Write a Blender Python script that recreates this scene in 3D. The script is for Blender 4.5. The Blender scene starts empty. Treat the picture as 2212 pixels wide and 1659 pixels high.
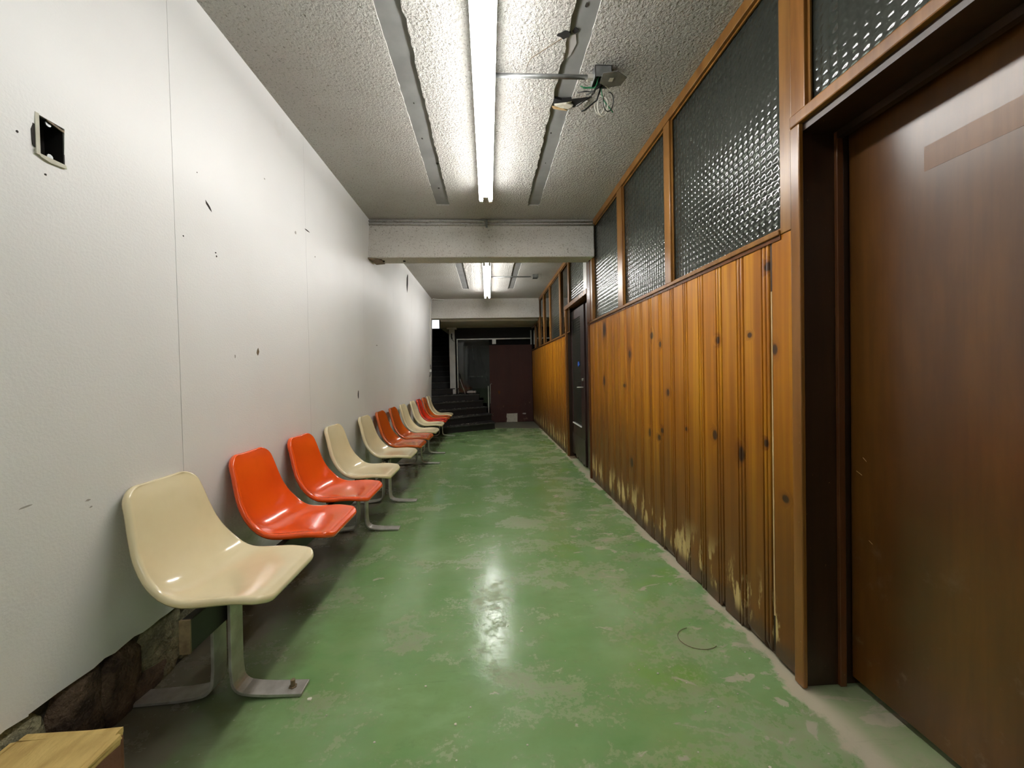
import bpy, bmesh, math, random
import numpy as np
from mathutils import Vector, Matrix

random.seed(7)
rng = np.random.default_rng(7)
scene = bpy.context.scene
COL = scene.collection

# ------------------------------------------------------------------ camera
F_PX = 830.0; VPX, VPY = 1055.0, 801.0; CAM_H = 1.2
yaw, pitch, roll = (math.radians(a) for a in (3.2, -0.9, 1.2))
fwd = Vector((math.sin(yaw)*math.cos(pitch), math.cos(yaw)*math.cos(pitch), math.sin(pitch)))
r0 = Vector((math.cos(yaw), -math.sin(yaw), 0)); u0 = r0.cross(fwd)
right = r0*math.cos(roll) - u0*math.sin(roll); up = right.cross(fwd)
vx, vy, vz = right.y, up.y, fwd.y
CX = VPX - F_PX*vx/vz; CY = VPY + F_PX*vy/vz
cam_data = bpy.data.cameras.new('camera')
cam = bpy.data.objects.new('camera', cam_data); COL.objects.link(cam)
m = Matrix((right, up, -fwd)).transposed().to_4x4(); m.translation = (0, 0, CAM_H)
cam.matrix_world = m
cam_data.sensor_width = 36.0; cam_data.sensor_fit = 'HORIZONTAL'
cam_data.lens = F_PX/2212*36
cam_data.shift_x = (1106-CX)/2212; cam_data.shift_y = (CY-829.5)/2212
cam_data.clip_start = 0.02; cam_data.clip_end = 60
scene.camera = cam

# ------------------------------------------------------------------ world, exposure
world = bpy.data.worlds.new('world'); scene.world = world; world.use_nodes = True
world.node_tree.nodes['Background'].inputs[0].default_value = (0.5, 0.55, 0.6, 1)
world.node_tree.nodes['Background'].inputs[1].default_value = 0.0
vs = scene.view_settings
vs.view_transform = 'Standard'; vs.look = 'None'; vs.gamma = 1; vs.use_curve_mapping = False
vs.exposure = 0.74
cy = scene.cycles
cy.max_bounces = 4; cy.diffuse_bounces = 4; cy.glossy_bounces = 3; cy.transmission_bounces = 4; cy.transparent_max_bounces = 4
cy.adaptive_threshold = 0.05; cy.caustics_reflective = False; cy.caustics_refractive = False; cy.sample_clamp_indirect = 6.0
TUBE_POWER = 30.0
WINDOW_POWER = 1.2

# ------------------------------------------------------------------ geometry constants
XL, XR = -1.205, 1.165          # face of the white panels, face of the pine boards
ZC = 2.8                        # plaster ceiling
SLOPE = 0.0165                  # the floor falls away from the camera
LEAN = 0.05                     # the panelled wall leans out towards its foot
def zf(y): return -SLOPE*y
def wx(z): return XL-LEAN*(ZC-z)
Y_BACK, Y_END = -4.6, 10.15

# ------------------------------------------------------------------ helpers
def lin(c):
    c = c/255.0
    return c/12.92 if c <= 0.04045 else ((c+0.055)/1.055)**2.4
def rgb(r, g, b): return (lin(r), lin(g), lin(b), 1.0)

def finish(o, parent):
    COL.objects.link(o)
    if parent is not None:
        o.parent = parent
    return o
def wloc(o):
    v = Vector((0, 0, 0))
    while o is not None:
        v += o.location; o = o.parent
    return v
def mesh_obj(name, verts, faces, mat, parent=None, smooth=False, local=False):
    """verts in world space unless local; shifted into the parent's space (parents are unrotated while building)"""
    me = bpy.data.meshes.new(name)
    if parent is not None and not local:
        off = wloc(parent)
        verts = [(v[0]-off.x, v[1]-off.y, v[2]-off.z) for v in verts]
    me.from_pydata([tuple(v) for v in verts], [], faces)
    me.validate()
    bm = bmesh.new(); bm.from_mesh(me)
    bmesh.ops.recalc_face_normals(bm, faces=bm.faces); bm.to_mesh(me); bm.free()
    if smooth:
        for p in me.polygons: p.use_smooth = True
    if mat: me.materials.append(mat)
    return finish(bpy.data.objects.new(name, me), parent)

class MB:
    def __init__(s): s.v = []; s.f = []
    def add(s, verts, faces):
        n = len(s.v); s.v += [tuple(v) for v in verts]; s.f += [tuple(i+n for i in f) for f in faces]; return s
    def box(s, x0, x1, y0, y1, z0, z1):
        v = [(x, y, z) for x in (x0, x1) for y in (y0, y1) for z in (z0, z1)]
        return s.add(v, [(0,1,3,2),(4,6,7,5),(0,4,5,1),(2,3,7,6),(0,2,6,4),(1,5,7,3)])
    def prism(s, pts, axis, a, b):
        """pts 2D outline, extruded along axis (0 x,1 y,2 z) from a to b"""
        def mk(p, t):
            l = list(p); l.insert(axis, t); return tuple(l)
        n = len(pts); v = [mk(p, a) for p in pts]+[mk(p, b) for p in pts]
        f = [tuple(range(n-1, -1, -1)), tuple(range(n, 2*n))]
        f += [(i, (i+1) % n, (i+1) % n+n, i+n) for i in range(n)]
        return s.add(v, f)
    def tube(s, path, r, n=8, closed_ends=True):
        path = [Vector(p) for p in path]; rr = r if isinstance(r, (list, tuple)) else [r]*len(path)
        rings = []; ref = None
        for i, p in enumerate(path):
            t = (path[min(i+1, len(path)-1)]-path[max(i-1, 0)]).normalized()
            if ref is None:
                ref = t.orthogonal().normalized()
            ref = (ref - t*ref.dot(t))
            ref = ref.normalized() if ref.length > 1e-6 else t.orthogonal().normalized()
            b = t.cross(ref)
            rings.append([p+ref*math.cos(2*math.pi*k/n)*rr[i]+b*math.sin(2*math.pi*k/n)*rr[i] for k in range(n)])
        base = len(s.v)
        for R in rings: s.v += [tuple(q) for q in R]
        for i in range(len(rings)-1):
            for k in range(n):
                s.f.append((base+i*n+k, base+i*n+(k+1) % n, base+(i+1)*n+(k+1) % n, base+(i+1)*n+k))
        if closed_ends:
            s.f.append(tuple(base+k for k in range(n-1, -1, -1)))
            s.f.append(tuple(base+(len(rings)-1)*n+k for k in range(n)))
        return s
    def ribbon(s, path, w, t, axis=(0, 1, 0)):
        """flat bar of width w along axis and thickness t following the path"""
        path = [Vector(p) for p in path]; ax = Vector(axis)
        base = len(s.v); L = len(path)
        for i, p in enumerate(path):
            tg = (path[min(i+1, L-1)]-path[max(i-1, 0)]).normalized(); nn = tg.cross(ax).normalized()
            for a, b in ((-1,-1),(1,-1),(1,1),(-1,1)):
                s.v.append(tuple(p+ax*(a*w/2)+nn*(b*t/2)))
        for i in range(L-1):
            for k in range(4):
                s.f.append((base+i*4+k, base+i*4+(k+1) % 4, base+(i+1)*4+(k+1) % 4, base+(i+1)*4+k))
        s.f += [(base+3, base+2, base+1, base), tuple(base+(L-1)*4+k for k in range(4))]
        return s
    def obj(s, name, mat, parent=None, smooth=False, bevel=0, local=False, kind=None):
        o = mesh_obj(name, s.v, s.f, mat, parent, smooth, local)
        if bevel:
            bv = o.modifiers.new('bevel', 'BEVEL'); bv.width = bevel; bv.segments = 2
            bv.limit_method = 'ANGLE'; bv.angle_limit = math.radians(40)
        if kind: o['kind'] = kind
        return o
def box(name, mat, parent, x0, x1, y0, y1, z0, z1, bevel=0):
    return MB().box(x0, x1, y0, y1, z0, z1).obj(name, mat, parent, bevel=bevel)
def thing(name, label, cat, loc, group=None):
    o = bpy.data.objects.new(name, None); COL.objects.link(o); o.location = loc
    o.empty_display_size = 0.1
    o['label'] = label; o['category'] = cat
    if group: o['group'] = group
    return o
def tag(o, label, cat, group=None):
    o['label'] = label; o['category'] = cat
    if group: o['group'] = group
    return o
def struct_empty(name, loc=(0, 0, 0)):
    o = bpy.data.objects.new(name, None); COL.objects.link(o); o.location = loc
    o.empty_display_size = 0.1; o['kind'] = 'structure'; return o
def struct(o): o['kind'] = 'structure'; return o
def copy_tree(o, parent=None):
    c = o.copy(); COL.objects.link(c); c.parent = parent
    for ch in list(o.children): copy_tree(ch, c)
    return c

# ------------------------------------------------------------------ node helper
class NT:
    def __init__(s, name):
        s.m = bpy.data.materials.new(name); s.m.use_nodes = True
        s.t = s.m.node_tree; s.n = s.t.nodes; s.b = s.n['Principled BSDF']
        s.pos = None
    def node(s, kind, **kw):
        n = s.n.new(kind)
        for k, v in kw.items(): setattr(n, k, v)
        return n
    def link(s, a, b): s.t.links.new(a, b)
    def setv(s, sock, v):
        if hasattr(v, 'is_linked') or isinstance(v, bpy.types.NodeSocket): s.link(v, sock)
        else: sock.default_value = v
    def position(s):
        if s.pos is None: s.pos = s.node('ShaderNodeNewGeometry').outputs['Position']
        return s.pos
    def objcoord(s): return s.node('ShaderNodeTexCoord').outputs['Object']
    def mapping(s, vec, scale=(1, 1, 1), loc=(0, 0, 0)):
        n = s.node('ShaderNodeMapping'); s.link(vec, n.inputs[0])
        n.inputs['Scale'].default_value = scale; s.setv(n.inputs['Location'], loc); return n.outputs[0]
    def noise(s, vec, scale, detail=4, rough=0.55, dist=0.0, col=False):
        n = s.node('ShaderNodeTexNoise'); s.link(vec, n.inputs['Vector'])
        n.inputs['Scale'].default_value = scale; n.inputs['Detail'].default_value = detail
        n.inputs['Roughness'].default_value = rough; n.inputs['Distortion'].default_value = dist
        return n.outputs['Color' if col else 'Fac']
    def voronoi(s, vec, scale, feature='F1', out='Distance', rnd=1.0):
        n = s.node('ShaderNodeTexVoronoi', feature=feature); s.link(vec, n.inputs['Vector'])
        n.inputs['Scale'].default_value = scale; n.inputs['Randomness'].default_value = rnd
        return n.outputs[out]
    def ramp(s, fac, stops, interp='LINEAR'):
        n = s.node('ShaderNodeValToRGB'); s.link(fac, n.inputs[0]); r = n.color_ramp; r.interpolation = interp
        while len(r.elements) < len(stops): r.elements.new(0.5)
        for e, (p, c) in zip(r.elements, stops):
            e.position = p; e.color = c if isinstance(c, tuple) else (c, c, c, 1)
        return n.outputs[0]
    def math(s, op, a, b=0.0, c=None, clamp=False):
        n = s.node('ShaderNodeMath', operation=op, use_clamp=clamp)
        s.setv(n.inputs[0], a); s.setv(n.inputs[1], b)
        if c is not None: s.setv(n.inputs[2], c)
        return n.outputs[0]
    def mrange(s, v, a, b, c=0.0, d=1.0, smooth=True):
        n = s.node('ShaderNodeMapRange'); n.interpolation_type = 'SMOOTHSTEP' if smooth else 'LINEAR'
        s.link(v, n.inputs['Value'])
        n.inputs['From Min'].default_value = a; n.inputs['From Max'].default_value = b
        n.inputs['To Min'].default_value = c; n.inputs['To Max'].default_value = d
        return n.outputs[0]
    def mix(s, fac, a, b, mode='MIX'):
        n = s.node('ShaderNodeMix', data_type='RGBA', blend_type=mode)
        s.setv(n.inputs[0], fac); s.setv(n.inputs[6], a); s.setv(n.inputs[7], b); return n.outputs[2]
    def sep(s, vec):
        n = s.node('ShaderNodeSeparateXYZ'); s.link(vec, n.inputs[0]); return n.outputs
    def comb(s, x, y, z):
        n = s.node('ShaderNodeCombineXYZ')
        for i, v in enumerate((x, y, z)): s.setv(n.inputs[i], v)
        return n.outputs[0]
    def bump(s, h, strength=0.5, dist=0.01):
        n = s.node('ShaderNodeBump'); s.link(h, n.inputs['Height'])
        n.inputs['Strength'].default_value = strength; n.inputs['Distance'].default_value = dist
        s.link(n.outputs[0], s.b.inputs['Normal']); return n
    def set(s, **kw):
        names = dict(color='Base Color', rough='Roughness', metal='Metallic', coat='Coat Weight', coat_rough='Coat Roughness',
                     trans='Transmission Weight', ior='IOR', spec='Specular IOR Level', emit='Emission Color', power='Emission Strength', alpha='Alpha')
        for k, v in kw.items(): s.setv(s.b.inputs[names[k]], v)
        return s

def simple(name, c1, c2=None, scale=8, rough=0.6, metal=0, bump=0, bscale=None, bdist=0.004, coat=0, spec=0.5, stretch=(1, 1, 1), detail=5):
    t = NT(name); p = t.mapping(t.position(), stretch)
    if c2 is not None:
        t.set(color=t.mix(t.mrange(t.noise(p, scale, detail), 0.3, 0.7), rgb(*c1), rgb(*c2)))
    else: t.set(color=rgb(*c1))
    t.set(rough=rough, metal=metal, coat=coat, spec=spec)
    if bump: t.bump(t.noise(p, bscale or scale*6, 4), bump, bdist)
    return t.m

# ------------------------------------------------------------------ materials
def m_white():
    t = NT('white_paint'); p = t.position()
    big = t.mrange(t.noise(p, 0.9, 3), 0.3, 0.75)
    c = t.mix(big, rgb(238, 238, 238), rgb(230, 229, 228))
    smear = t.mrange(t.noise(t.mapping(p, (1, 1, 0.7)), 2.3, 5, 0.6), 0.66, 0.8)
    c = t.mix(t.math('MULTIPLY', smear, 0.35), c, rgb(205, 198, 188))
    t.set(color=c, rough=0.42, spec=0.4)
    t.bump(t.math('ADD', t.noise(p, 120, 3), t.math('MULTIPLY', t.noise(p, 2.0, 2), 2.0)), 0.12, 0.01)
    return t.m
def m_plaster(name='stucco_plaster', strength=0.85, lift=0):
    t = NT(name); p = t.position()
    w = t.noise(p, 55, 3, 0.6, col=True)
    pp = t.node('ShaderNodeVectorMath', operation='MULTIPLY_ADD')
    t.link(w, pp.inputs[0]); pp.inputs[1].default_value = (0.03, 0.03, 0.03); t.link(p, pp.inputs[2])
    v = t.voronoi(pp.outputs[0], 62, 'F1')
    h = t.math('ADD', t.math('MULTIPLY', v, 1.0), t.math('MULTIPLY', t.noise(p, 85, 4, 0.6, 0.6), 1.6))
    big = t.mrange(t.noise(p, 1.3, 4), 0.35, 0.7)
    c = t.mix(big, rgb(194+lift, 192+lift, 187+lift), rgb(184+lift, 180+lift, 174+lift))
    st = t.mrange(t.noise(p, 3.1, 5, 0.6), 0.62, 0.78)
    c = t.mix(t.math('MULTIPLY', st, 0.45), c, rgb(160, 148, 130))
    pit = t.mrange(t.noise(p, 85, 4, 0.6, 0.6), 0.30, 0.45)
    c = t.mix(pit, rgb(140, 135, 126), c)
    t.set(color=c, rough=0.9, spec=0.2); t.bump(h, strength, 0.010)
    return t.m
def m_floor():
    t = NT('green_floor_paint'); p = t.position(); s = t.sep(p)
    streak = t.mapping(p, (1.0, 1.7, 1))
    base = t.mix(t.mrange(t.noise(streak, 1.6, 5), 0.3, 0.7), rgb(110, 150, 90), rgb(138, 170, 118))
    base = t.mix(t.mrange(t.noise(streak, 9, 5, 0.6), 0.35, 0.7), base, rgb(124, 156, 100))
    yel = t.mrange(t.noise(p, 2.1, 3), 0.5, 0.7)
    # greener, cleaner paint towards the pine wall
    edge = t.mrange(s[0], 0.15, 0.9)
    base = t.mix(t.math('MULTIPLY', edge, t.math('MULTIPLY', yel, 0.9)), base, rgb(108, 152, 58))
    # bare patches: large dull wear and small sharp chips
    warp = t.node('ShaderNodeVectorMath', operation='MULTIPLY_ADD')
    t.link(t.noise(p, 3.0, 3, col=True), warp.inputs[0]); warp.inputs[1].default_value = (0.35, 0.2, 0); t.link(p, warp.inputs[2])
    wp = warp.outputs[0]
    n1 = t.noise(t.mapping(wp, (1, 1.5, 1)), 2.4, 8, 0.68)
    side = t.math('MULTIPLY', t.mrange(s[0], -0.3, 0.5), 0.05)
    dull = t.mrange(t.math('ADD', t.math('ADD', n1, side), t.math('MULTIPLY', t.math('SUBTRACT', t.noise(p, 45, 4, 0.7), 0.5), 0.35)), 0.50, 0.70)
    n2 = t.noise(t.mapping(wp, (1, 1.8, 1), (3.1, 1.7, 0)), 7.5, 7, 0.62)
    near_wall = t.math('MULTIPLY', t.mrange(s[0], -0.2, 1.1), 0.09)
    chip = t.mrange(t.math('ADD', n2, near_wall), 0.67, 0.72)
    # raw strip along the pine wall
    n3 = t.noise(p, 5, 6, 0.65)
    strip = t.math('MULTIPLY', t.mrange(t.math('ADD', s[0], t.math('MULTIPLY', n3, 0.36)), 1.29, 1.33), t.mrange(s[0], 1.15, 1.24, 1, 0.35))
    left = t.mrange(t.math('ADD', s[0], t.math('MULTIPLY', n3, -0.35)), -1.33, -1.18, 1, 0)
    c = t.mix(t.math('MULTIPLY', dull, 0.5), base, rgb(160, 154, 130))
    c = t.mix(t.math('MULTIPLY', chip, 0.75), c, rgb(186, 178, 158))
    c = t.mix(strip, c, rgb(192, 184, 160))
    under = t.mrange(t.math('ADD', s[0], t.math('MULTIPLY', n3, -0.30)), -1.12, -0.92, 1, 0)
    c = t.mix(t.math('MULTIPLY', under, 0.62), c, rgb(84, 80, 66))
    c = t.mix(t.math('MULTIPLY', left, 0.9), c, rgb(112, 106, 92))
    # unpainted end in front of the far door
    line = t.math('ADD', s[1], t.math('MULTIPLY', s[0], 0.29))
    bare = t.mrange(line, 9.075, 9.095)
    c = t.mix(bare, c, rgb(112, 112, 98))
    grime = t.mrange(t.noise(p, 14, 6, 0.7), 0.55, 0.8)
    c = t.mix(t.math('MULTIPLY', grime, 0.3), c, rgb(88, 104, 68))
    # scuffs running across
    scf = t.mrange(t.noise(t.mapping(p, (1.2, 14, 1)), 2.2, 6, 0.7), 0.6, 0.74)
    c = t.mix(t.math('MULTIPLY', scf, 0.22), c, rgb(70, 92, 60))
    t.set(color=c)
    worn = t.math('MAXIMUM', t.math('MULTIPLY', dull, 0.8), t.math('MAXIMUM', chip, t.math('MAXIMUM', strip, bare)), clamp=True)
    r = t.math('ADD', t.math('ADD', 0.11, t.math('MULTIPLY', worn, 0.34)), t.math('MULTIPLY', t.noise(p, 6, 4), 0.14))
    t.set(rough=r, spec=0.5)
    h = t.math('SUBTRACT', t.math('ADD', t.math('MULTIPLY', t.noise(p, 9, 4), 0.8), t.math('MULTIPLY', t.noise(p, 60, 3), 0.12)), t.math('MULTIPLY', worn, 0.25))
    t.bump(h, 0.16, 0.008)
    return t.m
KNOTS = [(1.540,1.608,0.0196,0.0186),(1.891,1.331,0.0165,0.0182),(1.652,1.334,0.0141,0.0119),(1.501,1.262,0.0140,0.0217),(2.677,1.426,0.025,0.0258),(2.547,1.355,0.0181,0.0184),(3.110,1.313,0.026,0.0300),(3.792,1.588,0.05,0.07),(1.926,0.842,0.0192,0.0255),(1.556,0.869,0.0150,0.0150),(1.718,0.788,0.0214,0.0352),(3.245,1.048,0.0277,0.0156),(2.579,0.716,0.0206,0.0186),(2.735,0.726,0.0193,0.0297),(2.535,0.771,0.0199,0.0183),(1.452,0.667,0.0174,0.0157),(3.101,0.419,0.0298,0.0374),(3.821,1.077,0.035,0.0506),(2.216,0.830,0.0127,0.0107),(2.440,1.034,0.0185,0.0235)]
def m_pine():
    t = NT('knotty_pine'); p = t.position(); s = t.sep(p)
    rnd = t.node('ShaderNodeObjectInfo').outputs['Random']
    shift = t.comb(0.0, t.math('MULTIPLY', rnd, 7.0), t.math('MULTIPLY', rnd, 31.0))
    pv = t.node('ShaderNodeVectorMath', operation='ADD'); t.link(p, pv.inputs[0]); t.link(shift, pv.inputs[1])
    kmask = None; halo = None
    for (y, z, ry, rz) in KNOTS:
        a = t.node('ShaderNodeVectorMath', operation='SUBTRACT'); t.link(p, a.inputs[0]); a.inputs[1].default_value = (0, y, z)
        b = t.node('ShaderNodeVectorMath', operation='MULTIPLY'); t.link(a.outputs[0], b.inputs[0]); b.inputs[1].default_value = (0, 1/ry, 1/rz)
        l = t.node('ShaderNodeVectorMath', operation='LENGTH'); t.link(b.outputs[0], l.inputs[0])
        kmask = l.outputs['Value'] if kmask is None else t.math('MINIMUM', kmask, l.outputs['Value'])
    # small extra knots scattered by cell noise
    core = t.mrange(kmask, 0.7, 1.3, 1, 0); halo = t.mrange(kmask, 0.9, 2.8, 1, 0)
    dist = t.math('MULTIPLY', halo, 0.05)
    gp = t.comb(s[0], t.math('ADD', t.sep(pv.outputs[0])[1], dist), t.sep(pv.outputs[0])[2])
    g1 = t.noise(t.mapping(gp, (20, 20, 0.8)), 1.0, 4, 0.5, 0.5)
    g2 = t.noise(t.mapping(gp, (90, 90, 1.6)), 1.0, 3, 0.5, 0.3)
    c = t.ramp(g1, [(0.30, rgb(140, 82, 12)), (0.5, rgb(182, 116, 16)), (0.70, rgb(212, 152, 30))])
    c = t.mix(t.math('MULTIPLY', t.mrange(g2, 0.45, 0.7), 0.3), c, rgb(118, 72, 18))
    tone = t.mrange(rnd, 0, 1, 0.0, 0.5, False)
    c = t.mix(tone, c, rgb(146, 88, 18))
    # lower half browner, ragged limits: grime, plus the weaker light there painted in
    hgt = t.math('ADD', s[2], t.math('MULTIPLY', s[1], SLOPE))
    st = t.noise(t.mapping(p, (6, 6, 0.9)), 1.0, 6, 0.6)
    low = t.mrange(t.math('ADD', hgt, t.math('MULTIPLY', st, 0.9)), 0.75, 1.75, 1, 0)
    c = t.mix(t.math('MULTIPLY', low, 0.8), c, rgb(90, 54, 18))
    dirt = t.mrange(t.math('ADD', hgt, t.math('MULTIPLY', t.noise(p, 9, 5, 0.65), 0.3)), 0.17, 0.32, 1, 0)
    c = t.mix(t.math('MULTIPLY', dirt, 0.8), c, rgb(74, 60, 46))
    wearn = t.noise(t.mapping(p, (11, 11, 2.6)), 1.0, 6, 0.65)
    band = t.math('MULTIPLY', t.mrange(hgt, 0.04, 0.12), t.mrange(hgt, 0.14, 0.36, 1, 0))
    wear = t.math('MULTIPLY', t.mrange(wearn, 0.51, 0.57), band)
    c = t.mix(wear, c, rgb(206, 182, 124))
    c = t.mix(t.math('MULTIPLY', halo, 0.35), c, rgb(104, 56, 18))
    c = t.mix(t.math('MULTIPLY', core, 0.9), c, rgb(46, 28, 22))
    t.set(color=c, rough=t.math('ADD', 0.30, t.math('ADD', t.math('MULTIPLY', wear, 0.4), t.math('MULTIPLY', low, 0.12))), spec=0.45)
    t.bump(t.math('ADD', t.math('MULTIPLY', g2, 0.4), t.math('MULTIPLY', core, -0.4)), 0.12, 0.004)
    return t.m
def m_trim(name='varnished_trim', a=(110, 72, 30), b=(140, 98, 46), rough=0.28):
    t = NT(name); p = t.position()
    g = t.noise(t.mapping(p, (16, 16, 1.2)), 1.0, 5, 0.55, 0.3)
    c = t.mix(t.mrange(g, 0.3, 0.7), rgb(*a), rgb(*b))
    ch = t.mrange(t.noise(p, 34, 5, 0.7), 0.70, 0.74)
    c = t.mix(t.math('MULTIPLY', ch, 0.7), c, rgb(200, 170, 120))
    t.set(color=c, rough=rough, spec=0.5); t.bump(g, 0.08, 0.004); return t.m
def m_door(name, a, b, rough, axis=(5, 5, 0.8), coat=0.0):
    t = NT(name); p = t.position(); s = t.sep(p)
    g = t.noise(t.mapping(p, axis), 1.0, 6, 0.6, 0.4)
    c = t.mix(t.mrange(g, 0.28, 0.72), rgb(*a), rgb(*b))
    fine = t.noise(t.mapping(p, (60, 60, 3)), 1.0, 4)
    c = t.mix(t.math('MULTIPLY', t.mrange(fine, 0.4, 0.7), 0.25), c, rgb(a[0]*0.8, a[1]*0.8, a[2]*0.8))
    scuff = t.mrange(t.noise(t.mapping(p, (7, 7, 7)), 1.0, 7, 0.7), 0.58, 0.74)
    hgt = t.mrange(s[2], 0.1, 0.75, 1, 0)
    c = t.mix(t.math('MULTIPLY', t.math('MULTIPLY', scuff, hgt), 0.55), c, rgb(150, 130, 112))
    sm = t.noise(t.mapping(p, (2.5, 2.5, 5)), 1.0, 2, 0.5)
    t.set(color=c, rough=t.math('ADD', rough, t.math('MULTIPLY', sm, 0.14)), spec=0.5, coat=coat, coat_rough=0.34)
    t.bump(t.noise(t.mapping(p, (3, 3, 6)), 1.0, 1), 0.015, 0.01); return t.m
def m_shell(name, c, dark):
    t = NT(name); p = t.objcoord()
    n = t.mrange(t.noise(p, 7, 4), 0.35, 0.75)
    col = t.mix(t.math('MULTIPLY', n, 0.35), rgb(*c), rgb(*dark))
    scr = t.mrange(t.noise(t.mapping(p, (4, 60, 4)), 1.0, 4, 0.6), 0.70, 0.76)
    col = t.mix(t.math('MULTIPLY', scr, 0.18), col, rgb(*dark))
    t.set(color=col, rough=0.17, spec=0.5, coat=0.4, coat_rough=0.05)
    t.bump(t.noise(p, 5, 2), 0.05, 0.01); return t.m
def m_glass(name, rough, tint=(225, 235, 228), trans=1.0):
    t = NT(name); t.set(color=rgb(*tint), rough=rough, trans=trans, ior=1.5, spec=0.5); return t.m
def m_emit(name, col, power):
    t = NT(name); t.set(color=(0.9, 0.9, 0.9, 1), emit=col, power=power); return t.m

M = dict(
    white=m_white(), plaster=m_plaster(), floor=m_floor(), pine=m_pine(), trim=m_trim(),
    trim_dark=m_trim('dark_red_trim', (80, 46, 26), (108, 66, 38), 0.22),
    casing=m_trim('door_casing_wood', (108, 68, 28), (138, 92, 42), 0.25),
    jamb=m_trim('dark_jamb_wood', (40, 24, 11), (56, 34, 16), 0.4),
    door=m_door('brown_veneer', (76, 44, 13), (106, 66, 22), 0.24, coat=0.6),
    door2=m_door('dark_maroon_paint', (44, 27, 24), (58, 38, 34), 0.3),
    door3=m_door('maroon_door_paint', (56, 22, 16), (66, 29, 21), 0.6),
    glass_p=m_glass('pattern_glass', 0.10, (196, 206, 192), 0.95), glass_s=m_glass('plain_glass', 0.02, (200, 210, 200)),
    strip=simple('grey_board', (122, 122, 122), (138, 138, 137), 5, 0.6, bump=0.08),
    conduit=simple('galvanised_steel', (150, 152, 152), (126, 128, 128), 20, 0.4, metal=0.6),
    steel=simple('brushed_steel', (206, 204, 198), (172, 168, 160), 14, 0.42, metal=0.55),
    black=simple('black_enamel', (22, 22, 22), (34, 32, 30), 12, 0.45),
    cap=simple('worn_brown_paint', (128, 112, 84), (92, 74, 54), 30, 0.6),
    wire_green=simple('green_insulation', (20, 110, 66), rough=0.4), wire_white=simple('white_insulation', (225, 222, 212), rough=0.4),
    wire_black=simple('black_insulation', (16, 16, 17), rough=0.4),
    enamel=simple('white_enamel', (236, 236, 232), rough=0.35),
    masonry=simple('old_masonry', (86, 78, 66), (46, 40, 34), 6, 0.95, bump=0.8, bscale=22, bdist=0.02),
    stone_g=simple('green_grey_stone', (158, 152, 120), (104, 100, 80), 14, 0.9, bump=1.0, bscale=30, bdist=0.03),
    stone_b=simple('brown_stone', (112, 92, 72), (64, 50, 40), 14, 0.95, bump=1.0, bscale=30, bdist=0.03),
    timber_top=simple('yellow_raw_timber', (214, 186, 116), (186, 156, 92), 9, 0.85, bump=0.4, bscale=40, bdist=0.006, stretch=(3, 1, 1)),
    timber_side=simple('brown_timber', (138, 98, 70), (112, 76, 54), 12, 0.85, bump=0.4, bscale=40, bdist=0.006),
    raw=simple('raw_pine', (216, 186, 140), (190, 154, 104), 12, 0.7, stretch=(4, 4, 1)),
    rubber=simple('black_stair_rubber', (25, 25, 25), (16, 16, 17), 10, 0.6, bump=0.15),
    nosing=simple('worn_rubber_edge', (70, 70, 69), (40, 40, 39), 18, 0.5),
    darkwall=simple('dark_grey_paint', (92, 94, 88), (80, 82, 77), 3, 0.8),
    blackwall=simple('unlit_black', (20, 20, 21), (26, 26, 27), 3, 0.8),  # lack of light in stairwell and lobby put into a near-black colour
    soffit=simple('smoked_ceiling_paint', (196, 192, 180), (176, 172, 160), 3, 0.9, bump=0.2),
    column=simple('white_column_paint', (214, 214, 212), (196, 196, 194), 5, 0.5),
    alu=simple('aluminium_frame', (196, 196, 190), (170, 170, 165), 9, 0.35, metal=0.5),
    paper=simple('off_white_card', (206, 204, 190), (190, 187, 172), 20, 0.8),
    chips=simple('plaster_crumbs', (226, 222, 208), (196, 190, 172), 30, 0.9),
    mark=simple('dark_gouge', (52, 46, 40), (34, 30, 28), 40, 0.9),
    graymark=simple('grey_scuff', (168, 164, 160), rough=0.8),
    hole=simple('black_cavity', (12, 11, 10), (26, 22, 18), 12, 0.9),
    blue=simple('blue_tape', (40, 92, 190), rough=0.5),
    tube=m_emit('lit_tube_glass', (1.0, 0.985, 0.955, 1), TUBE_POWER),
    daylight=m_emit('daylit_window_glass', (0.86, 0.92, 1.0, 1), WINDOW_POWER),
    cream=m_shell('cream_plastic', (238, 224, 184), (222, 206, 160)),
    orange=m_shell('orange_plastic', (238, 88, 22), (214, 70, 16)),
    amber=m_shell('amber_plastic', (204, 94, 24), (176, 74, 16)),
    red=m_shell('red_plastic', (214, 54, 22), (186, 40, 16)),
)
def m_plastic_sheet():
    t = NT('cloudy_plastic_sheet'); p = t.position()
    t.set(color=rgb(170, 172, 178), rough=0.25, spec=0.6, alpha=t.mrange(t.noise(t.mapping(p, (6, 6, 1.2)), 1, 5), 0.35, 0.7, 0.10, 0.5))
    return t.m
M['sheet'] = m_plastic_sheet()
M['beam'] = m_plaster('painted_beam_plaster', 0.35, 14)

# ================================================================== STRUCTURE
# ---- floor
FX0, FX1 = -1.36, 2.3
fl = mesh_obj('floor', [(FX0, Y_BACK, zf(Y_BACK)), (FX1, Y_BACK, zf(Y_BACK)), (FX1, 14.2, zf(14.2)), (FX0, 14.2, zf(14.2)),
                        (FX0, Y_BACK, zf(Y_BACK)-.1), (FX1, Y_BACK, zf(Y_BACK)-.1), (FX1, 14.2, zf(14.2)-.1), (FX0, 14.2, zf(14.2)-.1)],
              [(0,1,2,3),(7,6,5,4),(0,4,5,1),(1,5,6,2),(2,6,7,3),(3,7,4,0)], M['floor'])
struct(fl)

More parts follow.
